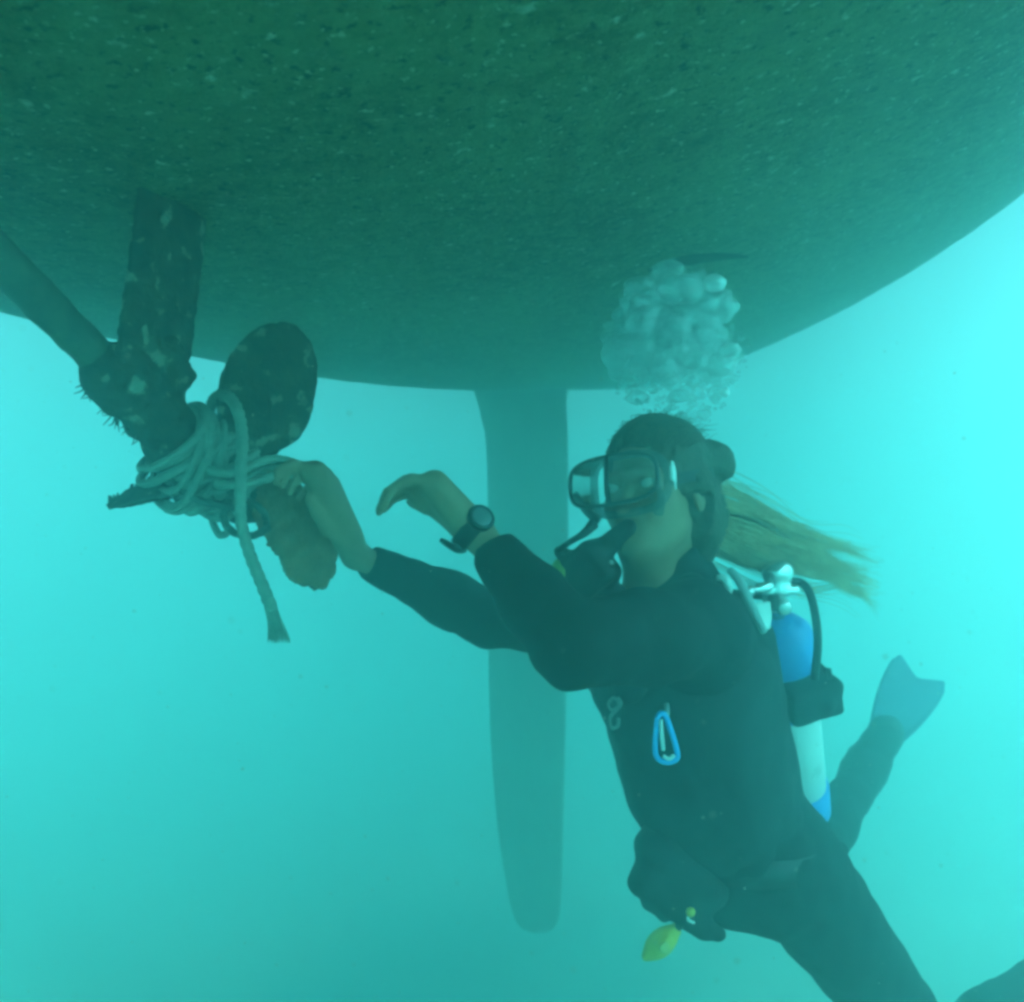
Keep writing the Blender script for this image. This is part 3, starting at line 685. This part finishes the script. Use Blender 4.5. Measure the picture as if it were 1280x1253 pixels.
for s in (-1, 1):
    e = H(0.032 * s, 0.0785, 0.004); bm = bmesh.new(); bmesh.ops.create_uvsphere(bm, u_segments=20, v_segments=14, radius=0.0118); bmesh.ops.translate(bm, verts=bm.verts, vec=Vector(e)); link('eye', mesh_bm(bm), mat('eye_white', (0.6, 0.6, 0.56), 0.2), diver)

# ---- watch on the near wrist
watch = empty('dive_watch', (0, 0, 0)); watch.parent = diver
wd = (WR_N - EL_N) / np.linalg.norm(WR_N - EL_N); hd = 0.5 * (fN[0][0] + fN[3][0]) - WR_N; hd /= np.linalg.norm(hd); wc = WR_N + hd * 0.010
link('strap', lathe([(-0.012, 0.0268), (-0.012, 0.0300), (-0.009, 0.0315), (0.009, 0.0315), (0.012, 0.0300), (0.012, 0.0268)], wc, hd, 40), M_rubber, watch)
fd = np.array([0.45, -0.80, 0.42]); fd -= hd * (fd @ hd); fd /= np.linalg.norm(fd); wf = wc + fd * 0.026
link('case', lathe([(0, 0.0150), (0.002, 0.0190), (0.010, 0.0190), (0.012, 0.0170), (0.012, 0.0150), (0.0105, 0.0145)], wf, fd, 40), mat('watch_case', (0.03, 0.035, 0.035), 0.35, 0.6), watch)
link('dial', lathe([(0.0106, 0.0140), (0.0118, 0.0140), (0.0122, 0.0130)], wf, fd, 32), mat('watch_glass', (0.12, 0.15, 0.16), 0.15, spec=0.6), watch)
t0_ = wc + np.array([0, 0, -0.026]) + np.array([-0.012, 0, 0]); link('strap_tail', tube(spline([t0_ + hd * -0.0, PA(570, 686, 1.20), PA(556, 678, 1.20), PA(550, 675, 1.20)], 14), [0.007, 0.005, 0.003], 8), M_rubber, watch)

# ---- fins
M_fin = mat('blue_fin_blade', (0.02, 0.09, 0.16), 0.5, 0, (0.03, 0.11, 0.19), 6)
def fin(A, U, Vv, sc_):
    """A = heel, U = along the blade, Vv = across; a split-tipped blade with side rails and a foot pocket"""
    f = empty('fin', (0, 0, 0)); f.parent = diver
    U = U / np.linalg.norm(U); Vv = Vv - U * (Vv @ U); Vv /= np.linalg.norm(Vv); N = np.cross(U, Vv)
    out = [(0.14, -0.052), (0.20, -0.070), (0.28, -0.090), (0.36, -0.104), (0.44, -0.112), (0.50, -0.112), (0.535, -0.100), (0.52, -0.070), (0.500, -0.040), (0.480, 0.0), (0.500, 0.040), (0.52, 0.070), (0.535, 0.100), (0.50, 0.112), (0.44, 0.112), (0.36, 0.104), (0.28, 0.090), (0.20, 0.070), (0.14, 0.052)]
    o = spline([(*q, 0) for q in out], 70)[:, :2] * sc_
    bm = bmesh.new()
    def pt(u, v, n): return A + U * u + Vv * v + N * (n + 0.35 * (u / sc_ - 0.2) ** 2 * 0.15)
    # cells between the mirrored outline halves
    h = len(o) // 2; K = 10
    for E1 in (o[:h], o[::-1][:h]):
        C1 = np.array([[0.14 * sc_ + (0.480 - 0.14) * sc_ * i / (h - 1), 0] for i in range(h)]); top = []; bot = []
        for i in range(h):
            row = [E1[i] + (C1[i] - E1[i]) * t / K for t in range(K + 1)]
            top.append([bm.verts.new(pt(*q, 0.0045 - 0.0015 * t / K)) for t, q in enumerate(row)]); bot.append([bm.verts.new(pt(*q, -0.0045 + 0.0015 * t / K)) for t, q in enumerate(row)])
        for i in range(h - 1):
            for t in range(K):
                bm.faces.new((top[i][t], top[i + 1][t], top[i + 1][t + 1], top[i][t + 1])); bm.faces.new((bot[i][t], bot[i][t + 1], bot[i + 1][t + 1], bot[i + 1][t]))
            bm.faces.new((top[i][0], bot[i][0], bot[i + 1][0], top[i + 1][0]))
    bmesh.ops.remove_doubles(bm, verts=bm.verts, dist=1e-5)
    link('blade', mesh_bm(bm), M_fin, f)
    for s in (-1, 1):
        r = [q for q in (out[:6] if s < 0 else out[-6:])]; r.sort()
        link('side_rail', tube(spline([pt(q[0] * sc_, q[1] * sc_, 0) for q in r], 20), [0.009, 0.005], 10), M_fin, f)
    for s in (-0.35, 0.35): link('rib', tube([pt(0.16 * sc_, 0.10 * s * sc_, 0.005), pt(0.30 * sc_, 0.18 * s * sc_, 0.005), pt(0.45 * sc_, 0.24 * s * sc_, 0.004)], [0.006, 0.003], 8), M_fin, f)
    lo = np.minimum(A - 0.14, A + U * 0.3 - 0.14); hi = np.maximum(A + 0.14, A + U * 0.3 + 0.14)
    G = Field(lo, hi, 0.006); G.limb(A - U * 0.05, A + U * 0.17 * sc_, 0.058, 0.050, 0.02, N, 0.75); G.limb(A - U * 0.11, A, 0.052, 0.054, 0.02); G.rough(0.004, 0.03, 5)
    link('foot_pocket', G.mesh(2), M_rubber, f)
    return f
A1 = PA(1086, 954, 2.49)
fin(A1, FINU[0], PA(1175, 890, 2.53) - PA(1085, 860, 2.57), 0.70)
A2 = AN_N + (AN_N - KN_N) * 0.12
fin(A2, FINU[1], np.array([0.4, -0.2, 0.8]), 0.9)
# ------------------------------------------------------------------ second stage in her mouth
reg = empty('regulator', P(725, 715, 1.41))
tag(reg, 'black mouthpiece regulator with yellow green front cover held in the diver\'s mouth', 'regulator')
ra = H(0, 0.100, -0.068); rc = PA(722, 713, 1.40); rx = rc - ra; rx /= np.linalg.norm(rx); RF = frame(rx, (0, 0, 1))
F = Field(rc - 0.12, rc + 0.12, 0.003)
F.box(rc + np.array([0.016, 0, -0.002]), (0.038, 0.042, 0.038), RF, 0.016); F.limb(rc + np.array([0.02, 0, -0.02]), rc + np.array([0.055, 0.02, -0.03]), 0.022, 0.016, 0.012); F.limb(ra, rc, 0.016, 0.020, 0.015)
F.limb(rc + RF[2] * -0.030, rc + RF[2] * -0.036 + np.array([0.045, 0, -0.003]), 0.013, 0.010, 0.01)
F.limb(rc + RF[2] * 0.022, PA(700, 690, 1.40), 0.014, 0.010, 0.01)
link('housing', F.mesh(2), M_rubber, reg)
cf = PA(697, 722, 1.395); cx = np.array([-0.95, -0.22, 0.10]); link('front_cover', lathe([(-0.004, 0.028), (0.004, 0.028), (0.008, 0.022), (0.010, 0.010)], cf, cx, 36), mat('yellow_green_cover', (0.30, 0.42, 0.08), 0.5), reg)
link('exhaust_tube', tube(spline([PA(694, 690, 1.39), PA(712, 678, 1.39), PA(730, 667, 1.39), PA(742, 655, 1.40)], 16), [0.004, 0.005, 0.009], 10), M_rubber, reg)
M_dull0 = mat('worn_screw', (0.35, 0.40, 0.38), 0.5)
for q in ((714, 745, 1.385), (764, 704, 1.355)):
    link('screw_head', lathe([(0, 0.004), (0.004, 0.004), (0.005, 0.003)], PA(*q), (0, -1, 0.2), 12), M_dull0, reg)
link('hose', tube(spline([PA(748, 738, 1.42), PA(775, 752, 1.50), PA(800, 745, 1.585), PA(850, 735, 1.62), (PA(915, 742, 1.57)), PA(955, 745, 1.51)], 50), 0.0075, 12), M_rubber, reg)
link('gap_sliver', tube(spline([PA(744, 746, 1.40), PA(760, 741, 1.415), PA(778, 739, 1.43)], 10), [0.004, 0.006, 0.003], 10), mat('painted_gap_light', (0.6, 0.66, 0.62), 0.4), reg)  # added sliver, painted pale like the bright water gap at the shoulder

# ------------------------------------------------------------------ the tank on her back
tank = empty('scuba_tank', P(975, 1010, 1.72))
tag(tank, 'white scuba tank with blue shoulder and blue boot strapped to the diver\'s back', 'tank')
TT, TB = PA(972, 770, 1.50), PA(996, 1022, 1.66); ta = TB - TT; TL = np.linalg.norm(ta); ta /= TL; TR_ = 0.058
M_blue = mat('blue_enamel', (0.01, 0.24, 0.62), 0.35, spec=0.5); M_white = mat('white_enamel', (0.75, 0.78, 0.76), 0.35, spec=0.5, spots=(0.5, 0.52, 0.5), sscale=14, sthr=0.6)
e0 = TL * 0.42
link('painted_shoulder', lathe([(0, 0.014), (0.004, 0.024), (0.012, 0.038), (0.026, 0.052), (0.045, TR_), (e0, TR_)], TT, ta, 44), M_blue, tank)
link('cylinder', lathe([(e0, TR_ - .0005), (e0 + .001, TR_ - .001), (TL - 0.075, TR_ - .001), (TL - 0.074, TR_ - .002)], TT, ta, 44), M_white, tank)
link('boot', lathe([(TL - 0.078, TR_ + 0.001), (TL - 0.076, TR_ + 0.004), (TL - 0.02, TR_ + 0.004), (TL - 0.006, TR_ - 0.004), (TL - 0.002, TR_ - 0.02)], TT, ta, 44), M_blue, tank)
valve = link('valve', lathe([(-0.052, 0.010), (-0.050, 0.014), (-0.034, 0.014), (-0.030, 0.018), (-0.012, 0.018), (-0.008, 0.013), (0.010, 0.013)], TT, ta, 28), M_chrome, tank)
link('valve_knob', lathe([(0, 0.006), (0.018, 0.006), (0.019, 0.017), (0.024, 0.020), (0.036, 0.020), (0.041, 0.016)], TT - ta * 0.022, (-0.3, -0.85, 0.25), 24), mat('grey_knob', (0.30, 0.34, 0.34), 0.5), valve)
fs = PA(972, 716, 1.44)
F = Field(fs - 0.10, fs + 0.10, 0.003); F.ell(fs, (0.026, 0.024, 0.022), k=0); F.limb(fs + np.array([0, 0, -0.024]), fs + np.array([0.0, 0.01, -0.050]), 0.019, 0.015, 0.01); F.box(fs + np.array([0.002, 0.0, -0.028]), (0.030, 0.018, 0.008), None, 0.005, 0.004)
link('first_stage', F.mesh(1), M_chrome, tank)
link('low_pressure_fitting', lathe([(0, 0.006), (0.01, 0.009), (0.03, 0.009), (0.032, 0.006), (0.044, 0.006), (0.046, 0.009), (0.056, 0.009), (0.057, 0.005)], PA(966, 732, 1.43), PA(926, 742, 1.40) - PA(966, 732, 1.43), 18), M_chrome, tank)
link('yoke_screw', lathe([(0, 0.005), (0.02, 0.005), (0.021, 0.012), (0.034, 0.012), (0.036, 0.009)], PA(975, 750, 1.44), PA(985, 772, 1.38) - PA(975, 750, 1.44), 18), M_chrome, tank)
link('hose', tube(spline([PA(980, 728, 1.45), PA(1000, 728, 1.46), PA(1012, 742, 1.44), PA(1020, 775, 1.42), PA(1022, 810, 1.42), PA(1018, 848, 1.44)], 40), 0.0065, 12), M_rubber, tank)
bc = PA(1000, 862, 1.51)
F = Field(bc - 0.13, bc + 0.13, 0.004); F.box(bc + np.array([0.006, 0, 0]), (0.046, 0.056, 0.032), frame(ta, (0.1, -1, 0))[[0, 2, 1]], 0.008); F.ell(PA(1035, 880, 1.47), (0.012, 0.02, 0.016), k=0.01); F.rough(0.003, 0.03, 3)
link('tank_band', F.mesh(2), M_vest, tank)
link('band_buckle', tube([PA(1030, 838, 1.47), PA(1036, 838, 1.47), PA(1037, 848, 1.47)], 0.005, 8), M_rubber, tank)
# pale fittings on the shoulder strap
fit = empty('shoulder_clip', P(905, 730, 1.36)); fit.parent = diver
M_pale = mat('pale_plastic', (0.62, 0.70, 0.68), 0.35)
link('buckle', tube(spline([PA(896, 722, 1.35), PA(906, 724, 1.345), PA(911, 734, 1.345), PA(911, 745, 1.35)], 14), [0.004, 0.007, 0.004], 10), M_pale, fit)
link('webbing', tube(spline([PA(912, 712, 1.37), PA(925, 728, 1.36), PA(940, 760, 1.36), PA(955, 790, 1.37)], 20), [0.006, 0.008, 0.006], 10), mat('grey_webbing', (0.28, 0.34, 0.34), 0.6), fit)
link('strap_patch', plate_mesh([(PA(940, 755, 1.37), PA(962, 752, 1.38)), (PA(948, 772, 1.37), PA(964, 770, 1.38)), (PA(954, 788, 1.37), PA(962, 786, 1.38))], 0.006, 12, 12), M_pale, fit)

# ------------------------------------------------------------------ things clipped to the vest
cb = empty('carabiner', P(832, 925, 1.31))
tag(cb, 'blue snap carabiner with pale gate hanging on the chest of the dark vest', 'carabiner')
pc = [(822, 897), (820, 915), (819, 935), (822, 948), (834, 953), (846, 948), (845, 935), (838, 912), (832, 896), (826, 892)]
M_cb = mat('blue_anodised', (0.02, 0.35, 0.75), 0.3, 0.3)
dC = 1.31
link('body_ring', tube(spline([PA(x, y, dC) for x, y in pc] + [PA(822, 897, dC)], 60), 0.0045, 10), M_cb, cb)
link('gate', tube([PA(826, 900, dC - .004), PA(827, 920, dC - .005), PA(829, 938, dC - .004)], 0.0032, 10), M_pale, cb)
link('lower_bar', tube(spline([PA(829, 945, dC - .006), PA(836, 949, dC - .007), PA(843, 944, dC - .006)], 10), 0.0028, 8), M_pale, cb)
link('hanger', tube(spline([PA(832, 900, dC), PA(834, 890, dC + .005), PA(833, 880, dC + .012)], 10), 0.004, 8), mat('hanger_steel', (0.3, 0.36, 0.36), 0.4, 0.5), cb)
bs = empty('bolt_snap', P(766, 900, 1.33))
tag(bs, 'small dull metal bolt snap on the front edge of the vest', 'clip')
M_dull = mat('dull_steel', (0.16, 0.2, 0.19), 0.5, 0.4)
dB = 1.335
link('hook', tube(spline([PA(772, 872, dB), PA(776, 880, dB), PA(768, 890, dB), PA(762, 898, dB), (PA(764, 910, dB)), PA(772, 908, dB), PA(773, 898, dB)], 30), 0.0028, 8), M_dull, bs)
link('swivel_eye', tube(spline([PA(766, 872, dB), PA(760, 880, dB), PA(764, 888, dB), PA(772, 884, dB), PA(772, 876, dB), PA(766, 872, dB)], 24), 0.0024, 8), M_dull, bs)
oc = empty('backup_regulator', P(825, 1180, 1.40))
tag(oc, 'yellow backup regulator dangling below the diver\'s waist pockets', 'regulator')
ob = PA(826, 1179, 1.40); ox = PA(844, 1163, 1.40) - PA(808, 1196, 1.39); OF = frame(ox, (0.2, -1, 0.2))
F = Field(ob - 0.07, ob + 0.07, 0.002); F.ell(ob, (0.020, 0.031, 0.018), OF, 0); F.limb(ob + OF[1] * 0.016, ob + OF[1] * 0.030, 0.013, 0.010, 0.006); F.ell(ob + OF[2] * 0.016, (0.013, 0.018, 0.006), OF, 0.003); F.ell(ob - OF[1] * 0.028, (0.008, 0.010, 0.008), OF, 0.006)
link('cover', F.mesh(1), M_yellow, oc)
link('purge_button', lathe([(0, 0.009), (0.003, 0.009), (0.004, 0.006)], ob + OF[2] * 0.021, OF[2], 20), mat('dull_orange', (0.55, 0.38, 0.10), 0.5), oc)
link('hose', tube(spline([ob + OF[1] * 0.030, PA(856, 1152, 1.395), PA(868, 1138, 1.40), PA(882, 1112, 1.42)], 20), 0.006, 10), M_rubber, oc)
yt = empty('pull_toggle', P(862, 1139, 1.37)); tag(yt, 'tiny yellow pull toggle on the dark waist pocket above the yellow regulator', 'toggle')
link('knob', lathe([(0, 0.003), (0.001, 0.006), (0.006, 0.0075), (0.010, 0.006), (0.012, 0.003)], PA(862, 1139, 1.365), (0.1, -1, 0.1), 20), M_yellow, yt)
link('cord', tube(spline([PA(862, 1142, 1.37), PA(860, 1150, 1.368), PA(868, 1154, 1.37)], 10), 0.0022, 8), M_pale, yt)

# ------------------------------------------------------------------ exhaled air
M_air = bpy.data.materials.new('air_bubble'); M_air.use_nodes = True; nt = M_air.node_tree; nt.nodes.clear()
tr = nt.nodes.new('ShaderNodeBsdfTransparent'); tr.inputs[0].default_value = (0.96, 0.99, 0.99, 1)
df = nt.nodes.new('ShaderNodeBsdfDiffuse'); df.inputs[0].default_value = (0.9, 0.93, 0.92, 1)
gl = nt.nodes.new('ShaderNodeBsdfGlossy'); gl.inputs['Roughness'].default_value = 0.12
m1 = nt.nodes.new('ShaderNodeMixShader'); m1.inputs[0].default_value = 0.45; m2 = nt.nodes.new('ShaderNodeMixShader'); lw = nt.nodes.new('ShaderNodeLayerWeight'); lw.inputs[0].default_value = 0.35
mr = nt.nodes.new('ShaderNodeMapRange'); mr.inputs[3].default_value = 0.13; mr.inputs[4].default_value = 0.62; mo = nt.nodes.new('ShaderNodeOutputMaterial')
nt.links.new(df.outputs[0], m1.inputs[1]); nt.links.new(gl.outputs[0], m1.inputs[2]); nt.links.new(lw.outputs['Facing'], mr.inputs[0]); nt.links.new(mr.outputs[0], m2.inputs[0])
nt.links.new(tr.outputs[0], m2.inputs[1]); nt.links.new(m1.outputs[0], m2.inputs[2]); nt.links.new(m2.outputs[0], mo.inputs['Surface'])
g = np.random.default_rng(5)
ICO = {}
for sd_ in (2, 3):
    tb = bmesh.new(); bmesh.ops.create_icosphere(tb, subdivisions=sd_, radius=1.0); tb.verts.ensure_lookup_table()
    ICO[sd_] = (np.array([v.co[:] for v in tb.verts]), np.array([[v.index for v in f.verts] for f in tb.faces])); tb.free()
def bubble(acc, c, r, sq=0.75, lump=0.12):
    V_, F_ = ICO[2 if r < 0.012 else 3]; n = 0
    for _ in range(5): n = n + np.sin(V_ @ g.normal(0, 2.2, 3) + g.uniform(0, 6.3)) * 0.45
    q = V_ * (1 + lump * n)[:, None] * r; q[:, 2] *= sq
    k = sum(len(a[0]) for a in acc); acc.append((q + np.array(c), F_ + k))
def bub_mesh(acc): return mesh_np(np.concatenate([a[0] for a in acc]), np.concatenate([a[1] for a in acc]))
acc = []
for i in range(1900):                                          # a domed cloud, ragged towards the head
    a = g.uniform(0, 2 * math.pi); e = g.uniform(-1, 1); q = g.random() ** 0.33; s_ = math.sqrt(1 - e * e)
    ex, ey, ed = q * s_ * math.cos(a), q * e, q * s_ * math.sin(a)
    x = 848 + 92 * ex + g.normal(0, 4); y = 432 + 99 * ey + g.normal(0, 4); d = 1.55 + 0.11 * ed
    if x > 914 and y < 400: continue
    if x > 905 and y > 395 and g.random() < 0.75: continue
    if y > 480 and g.random() < 0.45: continue
    r = g.choice([0.0025, 0.0045, 0.007, 0.012, 0.022], p=[.40, .28, .17, .10, .05]) * g.uniform(0.7, 1.3) * (1.0 - 0.30 * (ey > 0.3))
    bubble(acc, PA(x, y, d), r, g.uniform(0.6, 1.0))
bub = link('bubble_cloud', bub_mesh(acc), M_air)
tag(bub, 'dense cloud of exhaled bubbles rising from the diver to the hull', 'bubbles', kind='stuff')
# the big mushroom-shaped pockets of air at the top of the cloud
M_glint = bpy.data.materials.new('painted_bubble_glint'); M_glint.use_nodes = True; _b = M_glint.node_tree.nodes['Principled BSDF']; _b.inputs['Base Color'].default_value = (0.92, 0.95, 0.95, 1); _b.inputs['Roughness'].default_value = 0.4; _b.inputs['Metallic'].default_value = 0.15; _b.inputs['Alpha'].default_value = 0.65  # whiter copy for some bubbles, their glints put into the colour
spots = [(800, 385, 1.50, .034, 'broad pale air pocket at the left shoulder of the bubble cloud'), (850, 362, 1.47, .036, 'large domed air pocket at the top of the bubble cloud'), (893, 355, 1.46, .022, 'white air pocket with painted glint at the upper right tip of the bubble cloud'), (785, 430, 1.50, .028, 'rounded air pocket at the left edge of the bubble cloud'), (915, 438, 1.48, .017, 'flat lone air pocket to the right of the bubble cloud'), (905, 490, 1.44, .0075, 'small bright bubble low on the right, nearest the head'), (872, 491, 1.46, .011, 'soft round bubble between the bubble cloud and the hair bun')]
for x, y, d, r, lab in spots:
    acc = []; bubble(acc, (0, 0, 0), r, 0.62 if r > .012 else 1.1, 0.18); me = bub_mesh(acc)
    o = link('air_bubble', me, M_glint if x > 890 else M_air); o.location = P(x, y, d); tag(o, lab, 'bubble', 'large bubbles in the exhaled air')

# ------------------------------------------------------------------ drifting specks
acc = []
for i in range(850):
    acc_d = g.uniform(0.45, 3.0); bubble(acc, PA(g.uniform(-40, 1320), g.uniform(120, 1290), acc_d), g.uniform(0.0004, 0.0013) * (0.6 + acc_d * 0.3), g.uniform(0.5, 1), 0.3)
tag(link('floating_particles', bub_mesh(acc), mat('pale_debris', (0.5, 0.5, 0.42), 0.9)), 'fine pale particles drifting in the water', 'particles', kind='stuff')
